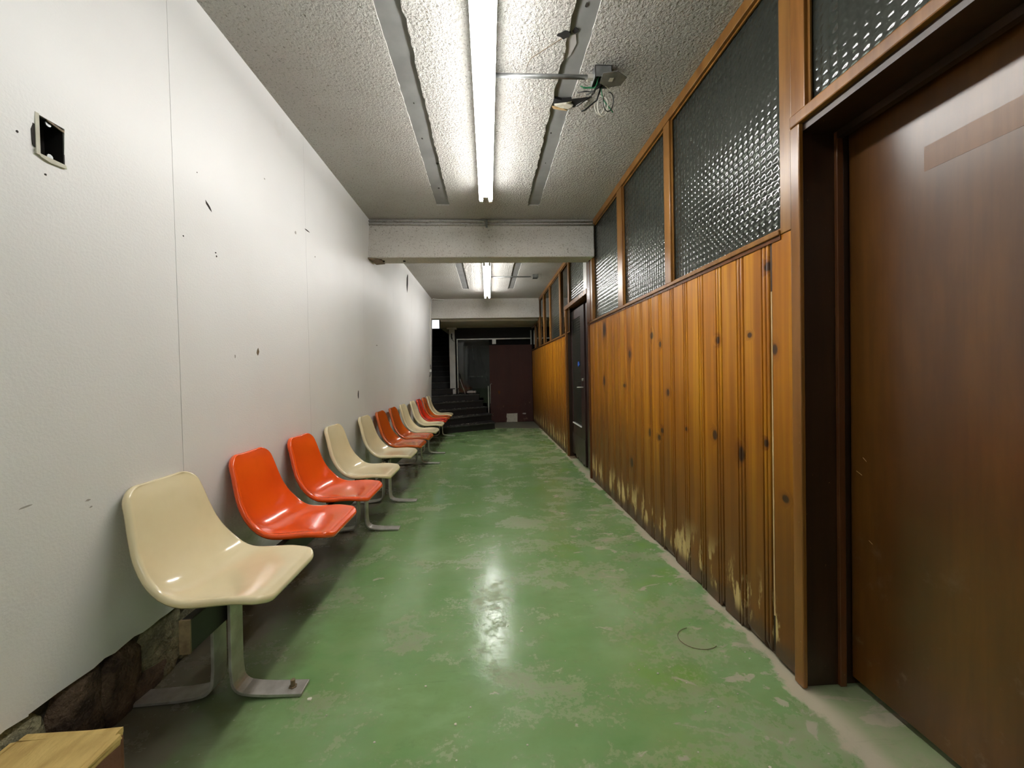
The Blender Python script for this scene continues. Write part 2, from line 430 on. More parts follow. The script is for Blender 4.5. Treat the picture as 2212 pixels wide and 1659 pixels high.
# ---- ceiling: textured plaster with two long smooth slots per bay
BEAM1 = (4.10, 4.33); BEAM2 = (8.55, 8.80)
SL, SR = (-0.463, -0.341), (0.417, 0.530)
def rag(y0, y1, x, amp, step=0.035):
    n = max(2, int((y1-y0)/step)); out = []
    for i in range(n+1):
        y = y0+(y1-y0)*i/n
        out.append((x+amp*(random.random()-.5)*2*(1 if 0 < i < n else 0), y))
    return out
ceil = MB()
ceil.box(XL-.16, 2.3, Y_BACK, BEAM2[0]+.02, ZC+.012, ZC+.10)        # the slab above
def bay(y0, y1, ye, ys):
    t0, t1 = ZC, ZC+.0125
    def slab(pts): ceil.prism(pts, 2, t0, t1)
    slab([(XL-.02, y0), (SL[0], y0)] + rag(max(y0, ys), ye, SL[0], 0.0025) + [(SL[0], ye), (SL[0], y1), (XL-.02, y1)])
    slab([(SR[1], y0)] + rag(max(y0, ys), ye, SR[1], 0.003) + [(SR[1], y1), (XR+.12, y1), (XR+.12, y0)])
    a = rag(max(y0, ys), ye, SL[1], 0.006); b = rag(max(y0, ys), ye, SR[0], 0.006)
    slab(a + list(reversed(b)))
    ceil.box(SL[0], SR[1], ye, y1, t0, t1)
    if ys > y0: ceil.box(SL[0], SR[1], y0, ys, t0, t1)
BEAM0 = (-.36, -.13)
bay(BEAM0[1]-.01, BEAM1[0]+.01, 3.75, .45)
bay(Y_BACK, BEAM0[0]+.01, -.75, -4.05)
bay(BEAM1[1]-.01, BEAM2[0]+.01, 7.55, 5.2)
ceiling = ceil.obj('ceiling', M['plaster']); struct(ceiling)
for (ya, yb) in ((.45, 3.75), (5.2, 7.55), (-4.05, -.75)):
    for (xa, xb) in (SL, SR):
        box('ceiling_strip', M['strip'], ceiling, xa-.01, xb+.01, ya, yb, ZC+.0105, ZC+.0121)
# beams across the corridor
def beam(y0, y1, zb):
    b = MB().box(XL-.05, XR+.005, y0, y1, zb, ZC+.005).obj('ceiling_beam', M['beam'], ceiling, bevel=0.012)
    return b
beam(*BEAM0, 2.405)
beam(*BEAM1, 2.405)
beam(*BEAM2, 2.372)
# twin conduits along the top of the first beam
for (dz, dy, r) in ((0.022, 0.016, 0.011), (0.055, 0.014, 0.010)):
    MB().tube([(XL, BEAM1[0]-dy, ZC-dz), (XR, BEAM1[0]-dy, ZC-dz-.004)], r, 8).obj('surface_conduit', M['plaster'], ceiling, smooth=True)
box('conduit_clip', M['conduit'], ceiling, .005, .025, BEAM1[0]-.03, BEAM1[0]+.002, ZC-.085, ZC-.01)
# broken plate under the left end of the beam
MB().prism([(XL-.02, 4.085), (XL+.10, 4.16), (XL+.10, 4.30), (XL, 4.33)], 2, 2.392, 2.4055).obj('beam_bracket', M['cap'], ceiling)
for x in (-1.10, -.88):
    MB().tube([(x, 4.22, 2.405), (x, 4.22, 2.396)], .014, 8).obj('screw_head', M['mark'], ceiling)
# ceiling damage beside the conduit: hole in the strip with splintered edges
def blob(cx, cy, rx, ry, n=11, seed=1, j=.35):
    r = random.Random(seed)
    return [(cx+rx*math.cos(2*math.pi*i/n)*(1+j*(r.random()-.5)*2), cy+ry*math.sin(2*math.pi*i/n)*(1+j*(r.random()-.5)*2)) for i in range(n)]
MB().prism([(.425,2.27),(.47,2.285),(.53,2.275),(.60,2.262),(.645,2.255),(.60,2.30),(.575,2.325),(.555,2.345),(.52,2.335),(.50,2.37),(.47,2.335),(.43,2.33)], 2, ZC-.003, ZC+.0105).obj('plaster_hole', M['hole'], ceiling)
for k, (pts, m) in enumerate([([(.43,2.315),(.50,2.30),(.545,2.315),(.52,2.345),(.47,2.335)], 'chips'), ([(.565,2.325),(.60,2.29),(.625,2.28),(.61,2.315),(.58,2.345)], 'plaster'),
                             ([(.42,2.335),(.49,2.345),(.52,2.365),(.48,2.362),(.43,2.35)], 'raw'), ([(.505,2.30),(.53,2.29),(.535,2.35),(.515,2.36)], 'stone_g')]):
    MB().prism(pts, 2, ZC-.014+.002*k, ZC-.002).obj('broken_lath', M[m], ceiling)
MB().prism(blob(.40, 1.845, .03, .02, seed=3), 2, ZC-.002, ZC+.012).obj('plaster_hole', M['hole'], ceiling)
MB().prism(blob(.45, 1.83, .016, .013, seed=4), 2, ZC+.006, ZC+.012).obj('plaster_hole', M['hole'], ceiling)
MB().prism([(.40,1.86),(.455,1.85),(.47,1.90),(.455,1.97),(.42,2.02),(.405,1.98)], 2, ZC+.007, ZC+.0115).obj('paint_flake', M['graymark'], ceiling)
MB().ribbon([(.39,1.865,ZC-.0005),(.35,1.90,ZC-.0005),(.30,1.945,ZC-.0005),(.255,1.985,ZC-.0005),(.235,2.04,ZC-.0005)], .004, .002, (0.3,0.95,0)).obj('plaster_crack', M['cap'], ceiling)
for (x, y, r_) in ((-.39, 1.62, .010), (-.37, 1.70, .006), (-.42, 2.7, .006), (-.36, 3.02, .010), (-.40, 3.42, .008), (.46, 2.62, .005), (.47, 1.70, .008), (.48, 3.0, .004), (-.41, 2.35, .004)):
    MB().prism(blob(x, y, r_, r_*1.2, seed=int(x*997+y*31)), 2, ZC+.0075, ZC+.0115).obj('nail_hole', M['mark'], ceiling)

# ---- left wall: old masonry behind thin white panels
wl = MB().box(-1.46, -1.36, Y_BACK, 8.85, -.25, ZC+.05).obj('wall_left', M['masonry']); struct(wl)
PT = 0.018
def on_wall(mb, outline, d0=-PT, d1=0.0):
    n = len(outline)
    v = [(wx(z)+d0, y, z) for y, z in outline]+[(wx(z)+d1, y, z) for y, z in outline]
    return mb.add(v, [tuple(range(n-1, -1, -1)), tuple(range(n, 2*n))]+[(i, (i+1) % n, (i+1) % n+n, i+n) for i in range(n)])
def panel(outline):
    return on_wall(MB(), outline).obj('wall_panel', M['white'], wl)
# joints between the sheets: position at the ceiling; they splay a little towards the floor
seams = [Y_BACK, -3.25, -2.05, -.85, .365, 1.57, 2.67, 3.89, 5.11, 6.33, 7.55, 8.60]
def sy(y, z): return y+min(y, 2.5)*.0435*(ZC-z)
g = 0.0009
HOLE = (1.1591, 1.2307, 1.8365, 1.9475)     # y0 y1 z0 z1 of the opened outlet
def ragged(y0, y1, z0, z1, n=14, amp=.005):
    return [(y0+(y1-y0)*i/n, z0+(z1-z0)*i/n+random.uniform(-amp, amp)) for i in range(n+1)]
for i in range(len(seams)-1):
    a, b = seams[i]+g, seams[i+1]-g
    top = ZC+.004
    if abs(seams[i]-.365) < 1e-6:
        mb = MB(); h = HOLE
        on_wall(mb, ragged(sy(a, .25), h[0], .256, .246) + [(h[0], top), (sy(a, top), top)])
        on_wall(mb, ragged(h[1], sy(b, .24), .245, .230) + [(sy(b, top), top), (h[1], top)])
        on_wall(mb, [(h[0], .246), (h[1], .245), (h[1], h[2]), (h[0], h[2])])
        on_wall(mb, [(h[0], h[3]), (h[1], h[3]), (h[1], top), (h[0], top)])
        mb.obj('wall_panel', M['white'], wl)
    elif seams[i] == 1.57:
        y1_ = sy(b, 0)
        panel(ragged(sy(a, .23), 2.14, .230, .20) + [(2.17, .12), (2.22, .03), (2.26, zf(2.3)+.012), (y1_, zf(y1_)+.012), (sy(b, top), top), (sy(a, top), top)])
    elif seams[i] < 1:
        panel(ragged(sy(a, .25), sy(b, .25), .256, .256) + [(sy(b, top), top), (sy(a, top), top)])
    else:
        ya, yb = sy(a, 0), sy(b, 0)
        panel([(ya, zf(ya)+.012), (yb, zf(yb)+.012), (sy(b, top), top), (sy(a, top), top)])
# end cap of the panel wall at the stairs
e0 = [(-1.47, sy(8.6, -.15), -.16), (wx(-.16), sy(8.6, -.15), -.16), (wx(ZC), 8.60, ZC), (-1.47, 8.60, ZC)]
mesh_obj('wall_edge', e0+[(x, y+.03, z) for x, y, z in e0], [(0,1,2,3),(7,6,5,4),(0,4,5,1),(1,5,6,2),(2,6,7,3),(3,7,4,0)], M['white'], wl)
# rubble behind the torn lower edge
def rock(name, mat, cx, cy, cz, rx, ry, rz, parent, seed, sub=2):
    r = random.Random(seed); bm = bmesh.new(); bmesh.ops.create_icosphere(bm, subdivisions=sub, radius=1)
    ph = [r.uniform(0, 6.28) for _ in range(6)]
    for v in bm.verts:
        c = v.co
        k = 1+.13*math.sin(3*c.x+ph[0])*math.cos(2.5*c.y+ph[1])+.10*math.sin(4*c.z+ph[2])+r.uniform(-.05, .05)
        q = Vector((max(-.8, min(.8, c.x*k)), max(-.8, min(.8, c.y*k)), max(-.8, min(.8, c.z*k))))
        v.co = Vector((cx+rx*q.x, cy+ry*q.y, cz+rz*q.z))-wloc(parent)
    me = bpy.data.meshes.new(name); bm.to_mesh(me); bm.free(); me.materials.append(mat)
    for pp in me.polygons: pp.use_smooth = True
    return finish(bpy.data.objects.new(name, me), parent)
for i, (cy, cz, ry, rz, mm) in enumerate([(1.03, .16, .13, .19, 'stone_g'), (1.22, .17, .10, .20, 'stone_b'), (1.36, .15, .09, .18, 'stone_b'), (1.52, .17, .12, .20, 'stone_g'),
                                          (1.68, .13, .10, .15, 'stone_g'), (1.84, .15, .10, .17, 'stone_b'), (1.98, .12, .07, .15, 'stone_g'), (1.46, .05, .10, .07, 'stone_b')]):
    rock('stone', M[mm], -1.378+.005*(i % 3), cy*1.07, cz*.75+zf(cy), .045, ry*1.15, rz*.95, wl, 20+i)
# gouges, plugs and scuffs on the panels
def chip(y, z, w, h, mat='mark', n=9, seed=0, skew=0.0):
    pts = [(py+skew*(pz-z), pz) for py, pz in blob(y, z, w/2, h/2, n, seed, .3)]
    on_wall(MB(), pts, -.002, .0006).obj('wall_gouge', M[mat], wl)
for k, a in enumerate([(1.82, 1.971, 0.02, 0.03, 'mark', 9, 0, -1.1), (1.682, 1.788, 0.007, 0.006), (1.872, 1.776, 0.008, 0.008), (1.878, 1.761, 0.008, 0.009), (2.757, 2.2, 0.065, 0.008), (2.6, 2.129, 0.02, 0.02, 'graymark'), (2.215, 1.333, 0.02, 0.034, 'cap'), (3.894, 0.993, 0.03, 0.085), (6.011, 2.573, 0.1, 0.3), (4.483, 1.518, 0.05, 0.012, 'graymark'), (2.025, 1.3, 0.008, 0.016, 'graymark'), (1.145, 0.846, 0.03, 0.006, 'graymark', 9, 0, 2.0), (1.314, 0.808, 0.014, 0.006, 'graymark'), (1.324, 0.783, 0.009, 0.005, 'graymark'), (1.116, 1.87, 0.006, 0.006), (1.183, 1.789, 0.006, 0.006, 'mark'), (2.245, 2.302, 0.012, 0.008, 'graymark'), (1.75, 2.085, 0.005, 0.005), (2.886, 2.056, 0.012, 0.012, 'graymark')]):
    chip(*a[:4], mat=a[4] if len(a) > 4 else 'mark', seed=50+k, skew=a[7] if len(a) > 7 else 0)
# ---- end wall behind the camera
struct(box('wall_back', M['white'], None, -1.46, 2.3, Y_BACK-.1, Y_BACK, -.1, ZC+.05))

# ---- right wall: pine boards below, patterned glass above
wr = MB().box(XR+.022, XR+.10, 1.40, 4.36, -.25, 1.70).box(XR+.022, XR+.10, 5.70, Y_END, -.35, 1.70).obj('wall_right', M['jamb']); struct(wr)
PROF = [(0.0005,.010),(.004,.009),(.007,.001),(.014,.0),(.020,.001),(.023,.008),(.026,.008),(.029,.001),(.036,.0),(.042,.001),(.045,.009),(.048,.009),(.051,.0005),(.160,.0005),(.1645,.008)]
def board(y0, w, seed, rot=0.0, zt=1.695):
    r = random.Random(seed); k = w/.165; pts = []
    v = []; n = len(PROF)
    for (dy, dx) in PROF:
        y = y0+dy*k; zb = zf(y)+.004
        if rot > 0: zb += max(0, rot*(.5+.9*math.sin(9*dy/.165+seed))+r.uniform(-.012, .012))
        v.append((XR+dx, y, zb)); v.append((XR+dx, y, zt))
    m0 = len(v)
    for (dy, dx) in PROF:
        y = y0+dy*k; v.append((XR+.021, y, zf(y)+.004)); v.append((XR+.021, y, zt))
    f = []
    for i in range(n-1):
        f.append((2*i, 2*i+2, 2*i+3, 2*i+1))
        f.append((2*i+1, 2*i+3, m0+2*i+3, m0+2*i+1))
        f.append((2*i, m0+2*i, m0+2*i+2, 2*i+2))
    f += [(0, 1, m0+1, m0), (2*n-2, m0+2*n-2, m0+2*n-1, 2*n-1)]
    return mesh_obj('pine_board', v, f, M['pine'], wr)
ROT = {0: .035, 1: .012, 2: .045, 3: .05, 4: .015, 5: .03, 6: .01, 7: .0}
for k in range(17): board(1.527+.165*k, .165, k, ROT.get(k, 0.0))
n_far = 27
for k in range(n_far): board(5.70+(Y_END-5.70)/n_far*k, (Y_END-5.70)/n_far, 100+k)
# flat end board beside the near door and the pale split next to it
MB().prism([(XR, 1.402), (XR, 1.512), (XR+.021, 1.512), (XR+.021, 1.402)], 2, zf(1.45)+.02, 1.712).obj('pine_board', M['pine'], wr)
MB().box(XR-.001, XR+.02, 1.5135, 1.5195, .16, 1.50).obj('raw_splinter', M['raw'], wr)
MB().box(XR+.004, XR+.021, 1.5125, 1.527, zf(1.5)+.02, 1.695).obj('backing_strip', M['jamb'], wr)
# rails, posts, mullions
def rail(y0, y1):
    box('window_sill', M['trim'], wr, XR-.012, XR+.10, y0, y1, 1.712, 1.732, bevel=.003)
    box('sill_moulding', M['trim_dark'], wr, XR-.004, XR+.022, y0, y1, 1.695, 1.712)
rail(1.462, 4.36); rail(5.70, Y_END)
box('head_rail', M['trim'], wr, XR-.012, XR+.09, BEAM0[1], BEAM1[0], 2.742, ZC, bevel=.003)
box('head_rail', M['trim'], wr, XR-.012, XR+.09, Y_BACK, BEAM0[0], 2.742, ZC, bevel=.003)
box('head_rail', M['trim'], wr, XR-.012, XR+.09, BEAM1[1], BEAM2[0], 2.742, ZC, bevel=.003)
box('head_rail', M['trim'], wr, XR-.004, XR+.09, BEAM2[0], Y_END, 2.30, 2.40)
def mull(y0, y1, z0=1.732, z1=2.742, d=-.008, mat='trim'):
    box('mullion', M[mat], wr, XR+d, XR+.09, y0, y1, z0, z1, bevel=.003)
mull(2.362, 2.442); mull(3.225, 3.345)
mull(4.15, 4.215, d=-.016); mull(4.225, 4.285, d=-.022, mat='trim_dark'); mull(4.295, 4.40, z0=1.70, mat='trim_dark', d=-.012)
for a, b in ((5.39, 5.47), (6.05, 6.14), (7.07, 7.15), (7.87, 7.98), (8.55, 8.80), (9.4, 9.46)): mull(a, b, z1=2.742 if b < 8.6 else 2.35, z0=2.13 if a < 5.6 else 1.732)
# post between glass and near door, above the pine end board
box('door_post', M['trim'], wr, XR-.004, XR+.10, 1.402, 1.462, 1.714, ZC-.001, bevel=.003)
box('post_bead', M['casing'], wr, XR-.008, XR+.10, 1.336, 1.400, 2.128, ZC-.001, bevel=.003)

# ---- patterned panes
def lens_pane(name, y0, y1, z0, z1, parent, cell=.036, res=10, mat='glass_p', x=XR+.020, amp=.0024):
    nc = max(1, round((y1-y0)/cell)); nr = max(1, round((z1-z0)/cell))
    ny, nz = nc*res+1, nr*res+1
    u = np.linspace(0, nc, ny); w = np.linspace(0, nr, nz)
    U, W = np.meshgrid(u, w, indexing='ij')
    du = (U % 1)-.5; dw = (W % 1)-.5; r = np.sqrt(du*du+dw*dw)/.52
    h = np.where(r < 1, 1-r**2, 0.0)
    rng2 = np.random.default_rng(int(y0*1000))
    h = h+.02*np.sin(U*2.1+1.3)*np.sin(W*1.7)
    X = x-amp*h
    Y = y0+U/nc*(y1-y0); Z = z0+W/nr*(z1-z0)
    off = wloc(parent)
    V = np.stack([X-off.x, Y-off.y, Z-off.z], -1).reshape(-1, 3)
    idx = np.arange(ny*nz).reshape(ny, nz)
    Q = np.stack([idx[:-1, :-1], idx[:-1, 1:], idx[1:, 1:], idx[1:, :-1]], -1).reshape(-1, 4)
    nb = len(V)
    back = np.array([[x+.006-off.x, yy-off.y, zz-off.z] for yy in (y0, y1) for zz in (z0, z1)])
    V = np.vstack([V, back]); Q = np.vstack([Q, [[nb, nb+2, nb+3, nb+1]]])
    me = bpy.data.meshes.new(name)
    me.vertices.add(len(V)); me.vertices.foreach_set('co', V.astype(np.float32).ravel())
    me.loops.add(Q.size); me.loops.foreach_set('vertex_index', Q.astype(np.int32).ravel())
    me.polygons.add(len(Q)); me.polygons.foreach_set('loop_start', (np.arange(len(Q))*4).astype(np.int32))
    sm = np.ones(len(Q), dtype=bool); sm[-1] = False
    me.polygons.foreach_set('use_smooth', sm)
    me.update(calc_edges=True); me.validate(); me.materials.append(M[mat])
    return finish(bpy.data.objects.new(name, me), parent)
def bead(parent, y0, y1, z0, z1, mat='trim', x=XR+.020):
    t = .010
    for (a, b, c, d) in ((y0, y1, z0, z0+t), (y0, y1, z1-t, z1), (y0, y0+t, z0+t, z1-t), (y1-t, y1, z0+t, z1-t)):
        box('glazing_bead', M[mat], parent, x-.014, x-.007, a, b, c, d)
wn = 0
def window(y0, y1, z0=1.732, z1=2.742, kind='lens', res=10, beads=True):
    global wn; wn += 1
    w = struct_empty('window_%d' % wn, (XR+.020, (y0+y1)/2, z0))
    if kind == 'lens': lens_pane('pane', y0, y1, z0, z1, w, res=res)
    else: box('pane', M['glass_s'], w, XR+.020, XR+.025, y0, y1, z0, z1)
    if beads: bead(w, y0, y1, z0, z1)
    return w
window(1.462, 2.362); window(2.442, 3.225); window(3.345, 4.15, res=8)
window(.36, 1.336, z0=2.128, res=8)
window(4.58, 5.39, z0=2.13, res=6); window(5.47, 6.05, kind='plain'); window(6.14, 7.07, res=6)
window(7.15, 7.87, kind='plain'); window(7.98, 8.55, kind='plain'); window(8.80, 9.40, kind='plain', z1=2.35, beads=False); window(9.46, Y_END, kind='plain', z1=2.35, beads=False)
box('mullion', M['alu'], wr, XR-.002, XR+.05, 4.40, 4.58, 2.13, 2.742)
# dim rooms behind the glazing
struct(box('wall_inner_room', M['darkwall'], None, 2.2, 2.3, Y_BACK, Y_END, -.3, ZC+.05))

# ---- near door
d1 = struct_empty('door_1', (XR, .9, 0))
DX = 1.355
box('jamb', M['jamb'], d1, XR+.004, DX+.05, 1.372, 1.402, zf(1.4)+.004, 2.085)
box('jamb', M['jamb'], d1, XR+.004, DX+.05, .31, .36, 0, 2.085)
box('door_stop', M['trim_dark'], d1, DX-.055, DX-.03, 1.358, 1.372, zf(1.4)+.004, 2.072, bevel=.002)
box('casing', M['casing'], d1, XR-.012, XR+.006, 1.358, 1.401, zf(1.4)+.006, 2.083, bevel=.004)
box('casing', M['casing'], d1, XR-.012, XR+.006, .30, .345, 0, 2.083, bevel=.004)
box('lintel', M['casing'], d1, XR-.014, XR+.10, .30, 1.401, 2.083, 2.128, bevel=.005)
box('head_jamb', M['jamb'], d1, XR+.006, DX+.05, .36, 1.372, 2.055, 2.083)
box('head_stop', M['jamb'], d1, DX-.055, DX-.03, .36, 1.358, 2.030, 2.055)
box('door_leaf', M['door'], d1, DX, DX+.04, .36, 1.368, .012, 2.053, bevel=.002)
# pale rectangle left by a removed sign, scratches
MB().prism([(.62, 1.79), (1.12, 1.785), (1.12, 1.86), (.62, 1.87)], 0, DX-.0006, DX+.002).obj('sign_ghost', m_door('faded_veneer', (104, 66, 34), (124, 84, 46), 0.3), d1)
for (y, z, l, a) in ((1.345, .80, .02, .5), (1.32, .855, .012, .9), (1.30, .56, .012, .6)):
    MB().ribbon([(DX-.0004, y, z), (DX-.0004, y-l, z-l*a)], .0022, .0012, (0, .4, .9)).obj('scratch', M['raw'], d1)
# pier on the camera's side of the door
struct(box('wall_right_near', M['white'], None, XR, XR+.10, Y_BACK, .31, 0, 2.742))

# ---- door of the far bay
d2 = struct_empty('door_2', (XR, 5.1, zf(5.1)))
D2 = XR+.062
box('casing', M['casing'], d2, XR-.014, XR+.02, 5.635, 5.695, zf(5.7)+.003, 2.085, bevel=.004)
box('casing', M['trim_dark'], d2, XR-.012, XR+.10, 4.362, 4.40, zf(4.4)+.003, 1.70, bevel=.004)
box('lintel', M['casing'], d2, XR-.018, XR+.10, 4.40, 5.695, 2.07, 2.128, bevel=.004)
box('jamb', M['jamb'], d2, XR+.02, XR+.11, 5.640, 5.70, zf(5.7)+.003, 2.07)
box('jamb', M['jamb'], d2, XR+.0, XR+.11, 4.40, 4.425, zf(4.4)+.003, 2.07)
lf = box('door_leaf', M['door2'], d2, D2+.008, D2+.03, 4.88, 5.635, zf(5.2)+.35, 2.02)
# stiles and rails around the narrow pane
z0 = zf(5.2)
box('stile', M['door2'], d2, D2, D2+.04, 5.54, 5.635, z0+.06, 2.03, bevel=.004)
box('stile', M['door2'], d2, D2, D2+.04, 4.86, 5.05, z0+.04, 2.03, bevel=.004)
box('top_rail', M['door2'], d2, D2, D2+.04, 5.05, 5.54, 1.90, 2.03, bevel=.004)
box('bottom_rail', M['door2'], d2, D2, D2+.04, 5.05, 5.54, z0+.07, .43, bevel=.004)
lens_pane('pane', 5.05, 5.54, .43, 1.90, d2, res=5, x=D2+.006)
box('pane_ledge', M['enamel'], d2, D2-.012, D2+.002, 5.04, 5.54, .418, .432)
MB().prism(blob(5.16, 1.27, .05, .035, seed=9), 0, D2-.004, D2+.001).obj('blue_tape', M['blue'], d2)
box('meeting_stile', M['door2'], d2, D2+.012, D2+.05, 4.425, 4.80, z0+.02, 2.03)
box('side_panel_gap', M['hole'], d2, D2+.03, D2+.05, 4.80, 4.86, z0+.02, 2.03)
MB().tube([(D2, 4.93, .96), (D2-.05, 4.93, .96), (D2-.055, 4.95, .96), (D2-.055, 5.03, .955)], .009, 8).obj('lever_handle', M['steel'], d2, smooth=True)
MB().tube([(D2, 4.93, 1.06), (D2-.015, 4.93, 1.06)], .018, 12).obj('lock_cylinder', M['steel'], d2)
MB().prism([(4.87, z0+.02), (4.93, z0+.05), (4.98, z0+.012), (5.06, z0+.055), (5.15, z0+.02), (5.26, z0+.07), (5.34, z0+.03), (5.42, z0+.075), (5.54, z0+.05), (5.63, z0+.06), (5.63, z0+.36), (4.87, z0+.36)], 0, D2-.004, D2+.002).obj('kick_plate', simple('scuffed_kick_plate', (84, 72, 68), (58, 46, 43), 5, .35, metal=.3), d2)
box('threshold', M['cap'], d2, XR-.005, XR+.1, 4.41, 5.69, zf(5.7)-.02, zf(5.7)+.004)

# ---- far end: door, glass screen, transom band, low ceiling
we = MB().box(-.86, XR+.05, Y_END, Y_END+.08, 2.04, 2.36).box(1.158, XR+.10, Y_END, Y_END+.08, -.3, 2.06).obj('wall_end', M['blackwall']); struct(we)
low = MB().prism([(-1.06, BEAM2[1]-.02), (XR+.10, BEAM2[1]-.02), (XR+.10, Y_END+.1), (-1.245, Y_END+.1)], 2, 2.335, 2.375).obj('ceiling_low', M['soffit']); struct(low)
MB().prism([(-1.22, 2.336), (-.84, 2.336), (-.84, 2.20), (-1.0, 2.17)], 1, 10.26, 10.45).obj('stair_soffit', M['soffit'], low)
d3 = struct_empty('door_3', (.6, Y_END, zf(Y_END)))
zb = zf(Y_END)
box('door_leaf', M['door3'], d3, .03, 1.157, Y_END-.05, Y_END-.005, zb+.006, 1.872, bevel=.003)
box('top_rail', M['alu'], d3, -.815, 1.158, Y_END-.02, Y_END+.03, 2.024, 2.052)
box('closer_bracket', M['alu'], d3, .115, .215, Y_END-.05, Y_END+.02, 1.90, 2.03, bevel=.004)
box('frame_post', M['alu'], d3, 1.128, 1.158, Y_END-.03, Y_END+.02, 1.875, 2.25)
box('frame_post', M['alu'], d3, -.815, -.793, Y_END-.02, Y_END+.03, .62, 2.024)
box('frame_post', M['alu'], d3, -.025, .0, Y_END-.02, Y_END+.03, zb+.01, .80)
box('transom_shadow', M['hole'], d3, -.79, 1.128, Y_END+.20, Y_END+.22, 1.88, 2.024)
box('pane', M['glass_s'], d3, -.79, .03, Y_END, Y_END+.006, zb+.02, 2.02)
MB().tube([(.075, Y_END-.05, .86), (.04, Y_END-.10, .84), (.035, Y_END-.10, .35), (.06, Y_END-.05, .33)], .011, 8).obj('pull_handle', M['steel'], d3, smooth=True)
MB().prism(blob(.27, .63, .03, .04, seed=12), 1, Y_END-.0525, Y_END-.049).obj('scuff', M['trim_dark'], d3)
MB().prism(blob(.92, .055, .05, .02, seed=13), 1, Y_END-.0525, Y_END-.049).obj('scuff', M['graymark'], d3)
MB().box(.18, .82, Y_END-.0515, Y_END-.049, .262, .267).obj('scratch', M['trim_dark'], d3)
# dark lobby beyond the glass
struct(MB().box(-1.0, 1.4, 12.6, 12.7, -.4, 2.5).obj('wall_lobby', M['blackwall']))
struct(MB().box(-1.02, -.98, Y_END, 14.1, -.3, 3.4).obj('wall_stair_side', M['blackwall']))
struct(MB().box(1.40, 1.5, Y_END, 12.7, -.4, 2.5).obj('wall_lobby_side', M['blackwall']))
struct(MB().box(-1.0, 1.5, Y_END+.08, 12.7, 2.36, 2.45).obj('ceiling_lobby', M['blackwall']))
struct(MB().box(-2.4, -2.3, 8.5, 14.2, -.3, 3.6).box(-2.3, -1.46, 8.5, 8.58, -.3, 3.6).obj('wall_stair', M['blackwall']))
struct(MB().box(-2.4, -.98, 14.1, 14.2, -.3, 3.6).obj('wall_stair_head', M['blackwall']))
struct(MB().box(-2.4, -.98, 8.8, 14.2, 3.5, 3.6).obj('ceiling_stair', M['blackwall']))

# ================================================================== OBJECTS
# ---- strip lights
def light(y0, y1, label, sides=(-1, 1)):
    t = thing('strip_light', label, 'ceiling light', (0.01, (y0+y1)/2, ZC-.001), 'twin tube strip lights on the ceiling')
    xc = .01
    MB().prism([(xc-.035, ZC), (xc-.058, ZC-.05), (xc-.058, ZC-.098), (xc+.058, ZC-.098), (xc+.058, ZC-.05), (xc+.035, ZC)], 1, y0, y1).obj('channel', M['enamel'], t)
    for s in sides:
        x = xc+s*.040; z = ZC-.128
        MB().tube([(x, y0+.03, z), (x, y1-.03, z)], .0165, 16).obj('tube', M['tube'], t, smooth=True)
        for yy in (y0+.015, y1-.015):
            box('lamp_holder', M['enamel'], t, x-.014, x+.014, yy-.013, yy+.013, z-.018, ZC-.098, bevel=.003)
    return t
light(.90, 3.36, 'lit twin tube strip light nearest the camera, before the ceiling beam')
light(-3.35, -.90, 'added strip light with one lit tube, unseen behind the camera', (1,))  # added out of view to brighten the near walls
light(5.35, 7.78, 'lit twin tube strip light further back, behind the ceiling beam')

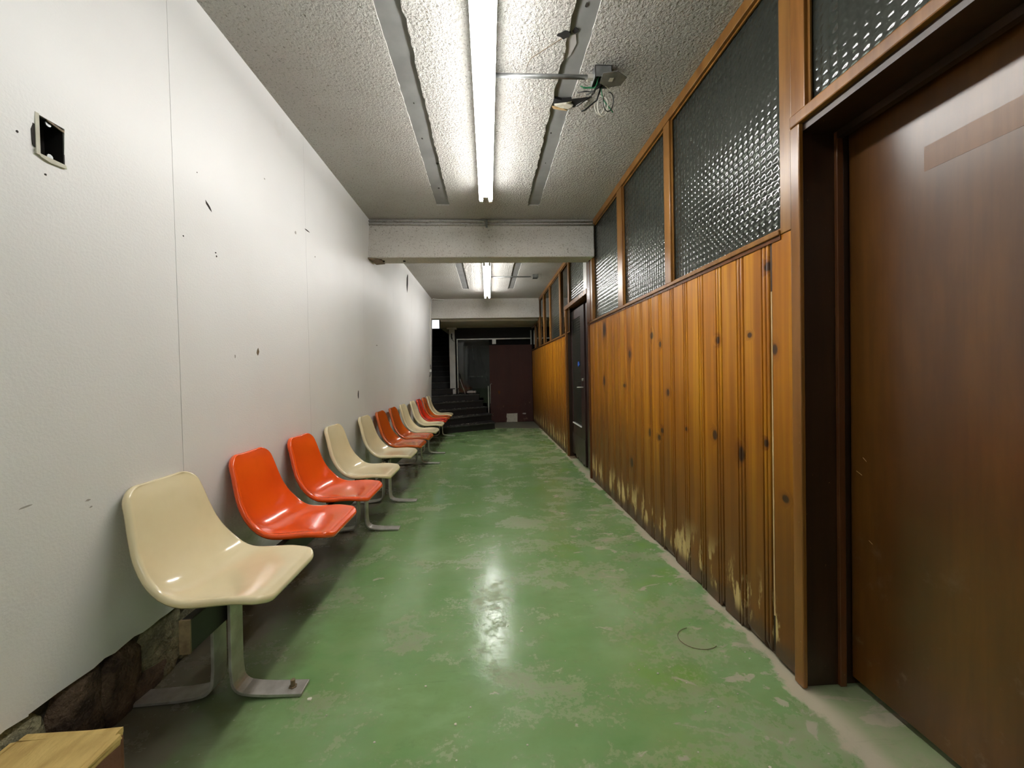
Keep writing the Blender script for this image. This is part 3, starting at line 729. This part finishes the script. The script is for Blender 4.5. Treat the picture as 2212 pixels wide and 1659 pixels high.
# ---- junction boxes with conduit
def junction(x0, x1, y, label, wires):
    t = thing('junction_box', label, 'junction box', (x1+.03, y, ZC-.002), 'junction boxes on conduit from the strip lights')
    MB().tube([(x0, y, ZC-.035), (x1, y, ZC-.035)], .0115, 10).obj('conduit', M['conduit'], t, smooth=True)
    MB().tube([(x1-.035, y, ZC-.035), (x1-.005, y, ZC-.035)], .017, 6).obj('connector', M['steel'], t)
    b = MB()   # open steel box: four sides and a top
    xa, xb, ya, yb, za, zb_ = x1-.005, x1+.085, y-.045, y+.045, ZC-.062, ZC-.004
    b.box(xa, xa+.003, ya, yb, za, zb_).box(xb-.003, xb, ya, yb, za, zb_).box(xa, xb, ya, ya+.003, za, zb_).box(xa, xb, yb-.003, yb, za, zb_).box(xa, xb, ya, yb, zb_-.003, zb_)
    b.obj('box', M['conduit'], t)
    if wires:
        # hanging cover plate
        MB().prism([(x1+.03, y-.07), (x1+.10, y-.085), (x1+.165, y-.045), (x1+.15, y+.015), (x1+.085, y+.03), (x1+.03, y+.0)], 2, ZC-.066, ZC-.063).obj('cover_plate', M['conduit'], t)
        MB().box(x1+.075, x1+.095, y-.04, y-.015, ZC-.0675, ZC-.066).obj('plate_label', M['paper'], t)
        r = random.Random(4)
        for k in range(11):
            m_ = ('wire_black', 'wire_green', 'wire_black', 'wire_black', 'wire_green', 'wire_white')[k % 6]
            p = Vector((x1+.03+r.uniform(0, .03), y+r.uniform(-.02, .03), ZC-.03)); path = [p]
            L = r.uniform(.06, .17); q = Vector((r.uniform(-.4, .6), r.uniform(-.1, .5), -1)).normalized()
            for i in range(7):
                q = (q+Vector((r.uniform(-.5, .5), r.uniform(-.5, .5), r.uniform(-.25, .45)))).normalized()
                p = p+q*L/6; path.append(p)
            MB().tube(path, .0028, 6).obj('wire', M[m_], t, smooth=True)
        for k, (dx, dy) in enumerate(((.06, .05), (.085, .03), (.05, .075))):
            pts = []
            for i in range(15):
                a = -math.pi/2+2*math.pi*i/15*.9
                pts.append((x1+dx+.03*math.cos(a), y+dy+.012*math.sin(a*1.3), ZC-.155-.045*math.sin(a)+.012*k))
            MB().tube(pts, .0026, 6).obj('wire', M['wire_white' if k != 1 else 'wire_black'], t, smooth=True)
        MB().tube([(x1+.05, y+.02, ZC-.05), (x1+.03, y+.05, ZC-.12), (x1-.03, y+.08, ZC-.155), (x1-.05, y+.085, ZC-.16)], .0045, 6).obj('wire', M['wire_black'], t, smooth=True)
    return t
junction(.068, .60, 2.06, 'grey junction box with cut wires hanging out, on the near conduit', True)
junction(.068, .78, 6.45, 'grey junction box on the far conduit behind the beam', False)

# ---- tandem benches
def smooth_interp(xs, ys, x):
    i = max(0, min(len(xs)-2, next((k for k in range(len(xs)-1) if x <= xs[k+1]), len(xs)-2)))
    def slope(j):
        if j <= 0: return (ys[1]-ys[0])/(xs[1]-xs[0])
        if j >= len(xs)-1: return (ys[-1]-ys[-2])/(xs[-1]-xs[-2])
        return (ys[j+1]-ys[j-1])/(xs[j+1]-xs[j-1])
    h = xs[i+1]-xs[i]; t = (x-xs[i])/h
    return (2*t**3-3*t**2+1)*ys[i]+(t**3-2*t**2+t)*h*slope(i)+(-2*t**3+3*t**2)*ys[i+1]+(t**3-t**2)*h*slope(i+1)
PROFILE = [(.513, .443), (.485, .455), (.400, .452), (.300, .447), (.220, .451), (.162, .477), (.117, .530), (.089, .595), (.069, .670), (.050, .745), (.032, .800), (.018, .830)]
SVALS = [0]
for a, b in zip(PROFILE, PROFILE[1:]): SVALS.append(SVALS[-1]+math.dist(a, b))
STOT = SVALS[-1]
def prof(s):
    return smooth_interp(SVALS, [p[0] for p in PROFILE], s), smooth_interp(SVALS, [p[1] for p in PROFILE], s)
WS = [0, .08, .20, .30, .37, .45, .55, .65, .75, 1.0]
def half_width(s):
    w = smooth_interp([0, .12, .28, .40, .48, .56, .65, STOT], [.192, .203, .209, .206, .194, .180, .166, .152], s)
    for end, r in ((0, .050), (1, .055)):
        d = s if end == 0 else STOT-s
        if d < r: w = w-r+math.sqrt(max(0, r*r-(r-d)**2))
    return w
def make_shell_mesh():
    NU, NV = 22, 44
    ss = [STOT*(.5-.5*math.cos(math.pi*j/NV)) for j in range(NV+1)]
    grid = []
    for j, s in enumerate(ss):
        p, z = prof(s); e = 1e-3
        p1, z1 = prof(min(STOT, s+e)); p0, z0_ = prof(max(0, s-e))
        t = Vector((p1-p0, 0, z1-z0_)).normalized(); n = Vector((t.z, 0, -t.x))
        # sitter side is up / forward
        if n.z < 0 and abs(n.z) > abs(n.x): n = -n
        if abs(n.x) >= abs(n.z) and n.x < 0: n = -n
        hw = half_width(s)
        bucket = .006+.012*math.exp(-((s-.16)/.12)**2)+.022*math.exp(-((s-.38)/.12)**2)
        if s < .10: bucket *= s/.10*.8+.2
        row = []
        for i in range(NU+1):
            u = -math.cos(math.pi*i/NU)
            u = .55*u+.45*(-1+2*i/NU)
            lift = bucket*abs(u)**3.2
            row.append((Vector((p, u*hw, z))+n*lift, n))
        grid.append(row)
    R, Cn = NV+1, NU+1
    P = [[grid[j][i][0] for i in range(Cn)] for j in range(R)]; N = [[grid[j][i][1] for i in range(Cn)] for j in range(R)]
    verts = [tuple(P[j][i]) for j in range(R) for i in range(Cn)]
    faces = [(j*Cn+i, j*Cn+i+1, (j+1)*Cn+i+1, (j+1)*Cn+i) for j in range(NV) for i in range(NU)]
    # rolled rim around the whole boundary
    loop = [(0, i) for i in range(Cn)]+[(j, Cn-1) for j in range(1, R)]+[(R-1, i) for i in range(Cn-2, -1, -1)]+[(j, 0) for j in range(R-2, 0, -1)]
    L = len(loop); cen = []
    prev = [j*Cn+i for j, i in loop]
    outs = []
    for k in range(L):
        a = P[loop[(k-1) % L][0]][loop[(k-1) % L][1]]; b = P[loop[(k+1) % L][0]][loop[(k+1) % L][1]]
        j, i = loop[k]; n = N[j][i]; tg = (b-a)
        o = tg.cross(n)
        o = o.normalized() if o.length > 1e-7 else Vector((0, 0, 0))
        c = P[NV//2][NU//2]
        inn = P[min(max(j, 3), R-4)][min(max(i, 3), Cn-4)]
        if o.dot(P[j][i]-inn) < 0: o = -o
        outs.append((o, n))
    for (oo, nn) in ((.005, -.003), (.009, -.009), (.010, -.019), (.006, -.026), (.000, -.024), (-.003, -.010)):
        base = len(verts)
        for k in range(L):
            j, i = loop[k]; o, n = outs[k]
            verts.append(tuple(P[j][i]+o*oo+n*nn))
        cur = [base+k for k in range(L)]
        for k in range(L): faces.append((prev[k], prev[(k+1) % L], cur[(k+1) % L], cur[k]))
        prev = cur
    # back skin
    base = len(verts)
    for j in range(R):
        for i in range(Cn): verts.append(tuple(P[j][i]-N[j][i]*.007))
    faces += [(base+j*Cn+i, base+(j+1)*Cn+i, base+(j+1)*Cn+i+1, base+j*Cn+i+1) for j in range(NV) for i in range(NU)]
    bl = [base+j*Cn+i for j, i in loop]
    for k in range(L): faces.append((prev[k], prev[(k+1) % L], bl[(k+1) % L], bl[k]))
    me = bpy.data.meshes.new('seat_shell'); me.from_pydata(verts, [], faces); me.validate()
    bm = bmesh.new(); bm.from_mesh(me); bmesh.ops.remove_doubles(bm, verts=bm.verts, dist=1e-5)
    bmesh.ops.recalc_face_normals(bm, faces=bm.faces); bm.to_mesh(me); bm.free()
    for p in me.polygons: p.use_smooth = True
    return me
SHELL = make_shell_mesh()
shell_by = {}
for c in ('cream', 'orange', 'amber', 'red'):
    me = SHELL.copy(); me.materials.append(M[c]); shell_by[c] = me
PITCH = .55
def strap(sign):
    xo = .3025 if sign > 0 else .2395
    tip = .560 if sign > 0 else -.050
    pts = [(xo, 0, .412), (xo, 0, .30), (xo, 0, .12), (xo+sign*.004, 0, .075)]
    for a in range(1, 6):
        th = math.pi/2*a/6
        pts.append((xo+sign*(.004+.050*(1-math.cos(th))), 0, .075-.052*math.sin(th)))
    pts += [(xo+sign*.075, 0, .018), (xo+sign*.13, 0, .012), (tip, 0, .0072)]
    return pts
me_front = MB().ribbon(strap(1), .072, .012).obj('tmp', M['steel'], None, local=True)
me_rear = MB().ribbon(strap(-1), .072, .012).obj('tmp', M['steel'], None, local=True)
for o in (me_front, me_rear): bpy.data.objects.remove(o)
ME_FRONT, ME_REAR = bpy.data.meshes['tmp'], bpy.data.meshes['tmp.001'] if 'tmp.001' in bpy.data.meshes else bpy.data.meshes['tmp']
def lpart(name, mb, mat, parent, smooth=False, bevel=0): return mb.obj(name, mat, parent, smooth=smooth, bevel=bevel, local=True)
def bench(y_first, x_off, rotz, colours, legs, label, shell_labels, bolt=False):
    t = thing('tandem_bench', label, 'bench seating', (0, 0, 0), 'three rows of bolted shell chairs along the white wall')
    y_a, y_b = -.23, PITCH*3+.215
    lpart('beam', MB().box(.2545, .2875, y_a, y_b, .302, .412), M['black'], t, bevel=.003)
    lpart('beam_end_cap', MB().box(.2535, .2885, y_a-.004, y_a+.002, .301, .413), M['cap'], t)
    for ly in legs:
        for nm, me in (('front_foot', ME_FRONT), ('rear_foot', ME_REAR)):
            o = bpy.data.objects.new('leg', me); COL.objects.link(o); o.parent = t; o.location = (0, ly, 0)
            bv = o.modifiers.new('bevel', 'BEVEL'); bv.width = .002; bv.segments = 2
            if me is ME_FRONT and bolt and ly == legs[0]:
                bo = MB().tube([(.513, .0, .010), (.513, .0, .042)], .0085, 10).tube([(.513, 0, .012), (.513, 0, .018)], .015, 6)
                b = bo.obj('anchor_bolt', M['cap'], o, local=True)
    for k, c in enumerate(colours):
        s = bpy.data.objects.new('seat_shell', shell_by[c]); COL.objects.link(s); s.parent = t; s.location = (0, PITCH*k, 0)
        s['label'] = shell_labels[k]
        mb = MB().box(.20, .37, -.05, .05, .412, .437)
        br = lpart('seat_bracket', mb, M['black'], s)
        lpart('bracket_foot', MB().box(.205, .23, -.06, -.03, .385, .440), M['cap'], s)
    t.location = (-1.2975+x_off, y_first, zf(y_first)); t.rotation_euler = (-math.atan(SLOPE), 0, rotz)
    return t
bench(1.55, 0.0, 0.0, ['cream', 'orange', 'orange', 'cream'], [-.03, 1.555], 'nearest bench row, shells cream, orange, orange, cream, on steel feet',
      ['cream plastic shell nearest the camera', 'bright orange plastic shell beside the nearest cream one', 'bright orange plastic shell, second of the orange pair', 'cream plastic shell at the far end of the near row'], True)
bench(3.945, 0.012, -.012, ['cream', 'amber', 'amber', 'cream'], [-.14, 1.50], 'middle bench row, shells cream, two brownish amber, cream',
      ['cream plastic shell at the near end of the middle row', 'brownish amber plastic shell', 'brownish amber plastic shell, second of the amber pair', 'cream plastic shell at the far end of the middle row'])
bench(6.365, 0.020, 0.0, ['cream', 'red', 'amber', 'cream'], [-.20, 1.64], 'farthest bench row by the stairs, shells cream, red, amber, cream',
      ['cream plastic shell at the near end of the far row', 'red plastic shell', 'amber plastic shell next to the red one', 'cream plastic shell next to the stairs'])

# ---- opened electrical outlet in the white panel
XW = wx((HOLE[2]+HOLE[3])/2)
ob = thing('outlet_box', 'empty wall outlet box with torn edges in the white panel', 'outlet box', (XW-.03, (HOLE[0]+HOLE[1])/2, HOLE[2]))
y0, y1, z0, z1 = HOLE
e = .004
MB().box(XW-.055, XW-.052, y0-e, y1+e, z0-e, z1+e).obj('back_plate', M['hole'], ob)
for (a, b, c, d) in ((y0-.001, y0+.004, z0, z1), (y1-.003, y1+.001, z0, z1), (y0, y1, z0-.001, z0+.003), (y0, y1, z1-.003, z1+.001)):
    MB().box(XW-.052, XW-.001, a, b, c, d).obj('box_side', M['hole'], ob)
MB().box(XW-.004, XW+.0035, y0-.004, y0+.006, z0-.002, z1+.003).obj('rim', M['paper'], ob)
MB().prism([(y0-.012, z1+.006), (y0+.0, z1+.002), (y0+.0, z0+.01), (y0-.010, z0+.02), (y0-.013, z0+.06), (y0-.009, z0+.075)], 0, XW-.001, XW+.0012).obj('torn_edge', M['mark'], ob)
MB().prism([(y0-.006, z0+.008), (y0+.008, z0+.003), (y1, z0+.004), (y1+.003, z0-.006), (y0+.03, z0-.010), (y0+.008, z0-.006)], 0, XW-.002, XW+.003).obj('torn_edge', M['paper'], ob)
MB().prism([(y0+.02, z1+.003), (y1+.002, z1-.006), (y1, z1-.012), (y0+.03, z1-.004)], 0, XW-.002, XW+.002).obj('torn_edge', M['cap'], ob)
for (yy, zz) in ((y0+.035, z1-.008), (y0+.036, z0+.009)):
    MB().tube([(XW-.006, yy, zz), (XW-.003, yy, zz)], .008, 10).obj('screw_lug', M['conduit'], ob)

# ---- timber block in the lower left corner
tb = thing('timber_block', 'rough timber block with yellow raw top on the floor in the near left corner', 'timber block', (-1.18, .96, zf(.96)))
def rough_box(x0, x1, y0, y1, z0, z1, n, seed, amp):
    r = random.Random(seed); bm = bmesh.new(); bmesh.ops.create_cube(bm, size=1)
    bmesh.ops.bevel(bm, geom=[e_ for e_ in bm.edges], offset=.05, segments=2, affect='EDGES')
    bmesh.ops.subdivide_edges(bm, edges=bm.edges, cuts=n, use_grid_fill=True)
    V = []
    for v in bm.verts:
        c = v.co
        V.append((x0+(c.x+.5)*(x1-x0)+r.uniform(-amp, amp), y0+(c.y+.5)*(y1-y0)+r.uniform(-amp, amp), max(z0, z0+(c.z+.5)*(z1-z0)+r.uniform(-amp, amp))))
    bm.verts.index_update(); F = [[v.index for v in f.verts] for f in bm.faces]; bm.free(); return V, F
V, Fc = rough_box(-1.325, -1.045, .70, 1.135, zf(1)+.0, .200, 2, 5, .0022)
mesh_obj('timber_body', V, Fc, M['timber_side'], tb)
V, Fc = rough_box(-1.3255, -1.0445, .6995, 1.1355, .180, .212, 2, 5, .0022)
mesh_obj('timber_face', V, Fc, M['timber_top'], tb)

# ---- staircase at the end on the left
st = thing('staircase', 'black rubber covered winding stairs at the end of the white wall', 'stairs', (-.6, 9.4, zf(9.4)))
RISE = .152; Z0 = -.148
NOSE = [((.12, 8.87), (-1.25, 8.17)), ((.045, 9.30), (-1.29, 8.335)), ((-.06, 9.55), (-1.31, 8.735)), ((-.155, 9.72), (-1.46, 8.98)), ((-.26, 9.82), (-1.62, 9.38)), ((-.80, 10.08), (-1.80, 9.62)), ((-1.03, 10.42), (-2.28, 10.10))]
for k in range(8, 20): NOSE.append(((-1.03, 10.42+.25*(k-7)), (-2.28, 10.42+.25*(k-7))))
for k in range(len(NOSE)-1):
    (R_, L_), (R2, L2) = NOSE[k], NOSE[k+1]
    zt = Z0+RISE*(k+1); zb_ = max(zf(9)-.03, zt-RISE*1.6) if k > 5 else zf(9.4)-.02
    if k == 4: poly = [R_, L_, (-1.80, 9.70), (-1.05, 10.13), (-.26, 10.13)]
    elif k == 5: poly = [R_, L_, (-2.28, 10.20), (-1.03, 10.48), (-.86, 10.48)]
    elif k < 4: poly = [R_, L_, (L2[0], L2[1]+.06), (R2[0], R2[1]+.10), (R_[0]-.02, R2[1]+.12)] if False else [R_, L_, (L2[0], L2[1]+.06), (R2[0], R2[1]+.08)]
    else: poly = [R_, L_, (L2[0], L2[1]+.02), (R2[0], R2[1]+.02)]
    s = MB().prism(poly, 2, zb_, zt-.022).obj('step', M['rubber'], st)
    d = (Vector(R_)-Vector(L_)).normalized(); nrm = Vector((d.y, -d.x))
    if nrm.y > 0: nrm = -nrm
    a, b = Vector(R_)+nrm*.022+d*.012, Vector(L_)+nrm*.022
    tread = [tuple(a), tuple(b)] + [tuple(p) for p in poly[2:]]
    MB().prism(tread, 2, zt-.022, zt).obj('tread', M['rubber'], s)
    c1, c2 = Vector(R_)+nrm*.024+d*.013, Vector(L_)+nrm*.024
    MB().prism([tuple(c1), tuple(c2), tuple(c2-nrm*.05), tuple(c1-nrm*.05)], 2, zt-.020, zt+.002).obj('nosing', M['nosing'], s)
struct(MB().box(-2.3, -.98, 13.2, 14.1, 2.55, 2.62).obj('floor_upper_landing', M['darkwall']))
# crumbs on the treads
cr = MB(); r = random.Random(11)
for k in range(5):
    (R_, L_) = NOSE[k]; (R2, L2) = NOSE[k+1]
    for _ in range(46):
        a = r.betavariate(2, 1.6); b = r.uniform(.15, .85)
        x = (R_[0]+(L_[0]-R_[0])*a)*(1-b)+(R2[0]+(L2[0]-R2[0])*a)*b; y = (R_[1]+(L_[1]-R_[1])*a)*(1-b)+(R2[1]+(L2[1]-R2[1])*a)*b
        q = r.uniform(.002, .0065); zt = Z0+RISE*(k+1)
        if x < -1.15: continue
        cr.prism(blob(x, y, q*1.5, q, 5, r.randint(0, 9999)), 2, zt, zt+q*.9)
o = cr.obj('stair_debris', M['chips']); o['kind'] = 'stuff'; tag(o, 'pale plaster crumbs scattered over the black steps', 'debris')
# crumbs on the floor
cr = MB(); r = random.Random(21)
for _ in range(150):
    y = 1.0+6.5*r.random()**1.6; x = r.uniform(-.65, 1.12) if r.random() < .6 else r.uniform(.5, 1.13)
    q = r.uniform(.0012, .0034)
    if r.random() < .06: q *= 1.8
    cr.prism(blob(x, y, q*1.4, q, 5, r.randint(0, 9999)), 2, zf(y), zf(y)+.0025)
cr.prism(blob(-.70, 1.47, .012, .007, 6, 3), 2, zf(1.47), zf(1.47)+.004)
o = cr.obj('floor_debris', M['chips']); o['kind'] = 'stuff'; tag(o, 'tiny pale paint flakes strewn over the green floor', 'debris')

# ---- column, handrail, window, bag, sheet, card
cl = thing('column', 'square white column standing on the stairs left of the glass screen', 'column', (-.925, 10.08, .76))
box('shaft', M['column'], cl, -.998, -.852, 10.02, 10.14, Z0+RISE*5+.003, 2.29, bevel=.006)
box('capital', M['column'], cl, -1.05, -.80, 9.99, 10.145, 2.29, 2.334)
MB().tube([(-.93, 10.015, 2.17), (-.925, 9.99, 2.16), (-.93, 9.985, 2.10), (-.92, 10.0, 2.04)], .016, 8).obj('cable_bracket', M['wire_black'], cl, smooth=True)
MB().tube([(-.92, 10.0, 2.05), (-.90, 9.995, 2.0), (-.86, 10.0, 1.98)], .006, 6).obj('cable', M['wire_black'], cl, smooth=True)
hr = thing('handrail', 'thin leaning steel handrail post on the fifth step', 'handrail', (-.60, 9.86, Z0+RISE*5))
zt = Z0+RISE*5
MB().tube([(-.60, 9.86, zt), (-.745, 9.95, zt+.42)], .007, 8).obj('post', M['alu'], hr, smooth=True)
MB().tube([(-.735, 9.945, zt+.39), (-.77, 9.965, zt+.53)], .010, 8).obj('grip', M['wire_black'], hr, smooth=True)
wi = thing('stair_window', 'small bright daylit window at the head of the stairs', 'window', (-2.0, 14.08, 2.75))
MB().box(-2.28, -1.74, 14.075, 14.09, 2.77, 3.09).obj('pane', M['daylight'], wi)
for (a, b, c, d) in ((-2.28, -1.70, 2.73, 2.77), (-2.28, -1.70, 3.09, 3.13), (-1.74, -1.70, 2.77, 3.09)):
    box('frame', M['darkwall'], wi, a, b, 14.05, 14.098, c, d)
bag = thing('crumpled_bag', 'crumpled pale bag lying on the fifth step behind the handrail', 'bag', (-.48, 9.99, zt))
rock('bag_body', M['graymark'], -.47, 9.99, zt+.045, .115, .075, .056, bag, 77, 3)
rock('bag_neck', M['graymark'], -.36, 10.0, zt+.045, .04, .035, .045, bag, 78, 2)
# folded plastic sheet hanging behind the glass
V = []; Fc = []
NY = 30
for j in range(13):
    z = 1.97-j*(1.97-.30)/12; spread = .10+.42*(j/12)**1.6
    for i in range(NY+1):
        u = i/NY; x = -.64+.10*(j/12)+u*(.30+spread); y = 10.75+.07*math.sin(u*21+j*.35)*(1-.4*j/12)+.15*u-.05*math.sin(j*.9)
        V.append((x, y, z))
Fc = [(j*(NY+1)+i, j*(NY+1)+i+1, (j+1)*(NY+1)+i+1, (j+1)*(NY+1)+i) for j in range(12) for i in range(NY)]
o = mesh_obj('plastic_sheet', V, Fc, M['sheet'], None, smooth=True)
tag(o, 'cloudy plastic sheet hanging in folds behind the glass screen', 'plastic sheet')
sh = o.modifiers.new('thickness', 'SOLIDIFY'); sh.thickness = .001
o = box('lobby_counter', M['column'], None, -.56, -.16, 11.2, 11.24, 1.02, 1.06)
tag(o, 'pale ledge seen through the glass screen', 'ledge')
o = MB().tube([(-.62, 11.0, zf(11)), (-.62, 11.0, 2.36)], .075, 16).obj('lobby_pipe', M['column'], None, smooth=True)
tag(o, 'round white pipe column seen through the left of the glass screen', 'pipe')
o = MB().prism([(.452, zb+.008), (.735, zb+.008), (.741, zb+.235), (.46, zb+.23), (.448, zb+.15), (.462, zb+.10)], 1, Y_END-.062, Y_END-.0535).obj('card_sheet', M['paper'])
tag(o, 'pale square card leaning on the foot of the maroon door', 'card')
# cable and socket by the end of the white wall
cb = thing('wall_cable', 'white surface cable running down the far end of the white wall to a dangling socket', 'cable', (wx(1.2), 8.5, 1.2))
MB().tube([(XL+.30, 8.53, ZC-.03), (XL+.05, 8.36, ZC-.03), (wx(2.7)+.012, 8.30, ZC-.08), (wx(2.4)+.010, 8.32, 2.4), (wx(1.6)+.010, 8.5, 1.6), (wx(1.3)+.012, 8.56, 1.30)], .008, 6).obj('cable', M['enamel'], cb, smooth=True)
MB().tube([(wx(1.36)+.012, 8.52, 1.36), (wx(1.3)+.03, 8.48, 1.30), (wx(1.24)+.02, 8.56, 1.24), (wx(1.2)+.03, 8.51, 1.18), (wx(1.1)+.015, 8.46, 1.10)], .010, 6).obj('socket_wires', M['conduit'], cb, smooth=True)
box('socket', M['enamel'], cb, wx(1.25), wx(1.25)+.03, 8.52, 8.60, 1.20, 1.30, bevel=.004)
# dark ring mark on the floor near the pine wall: a scrap of wire
pts = [(.915+.085*math.cos(a), 1.665+.07*math.sin(a), zf(1.66)+.003) for a in [math.pi*.55+i*.16 for i in range(24)]]
o = MB().tube(pts, .0012, 6).obj('wire_loop', M['cap'], None, smooth=True)
tag(o, 'thin curved brownish wire lying on the green floor beside the pine boards', 'wire')
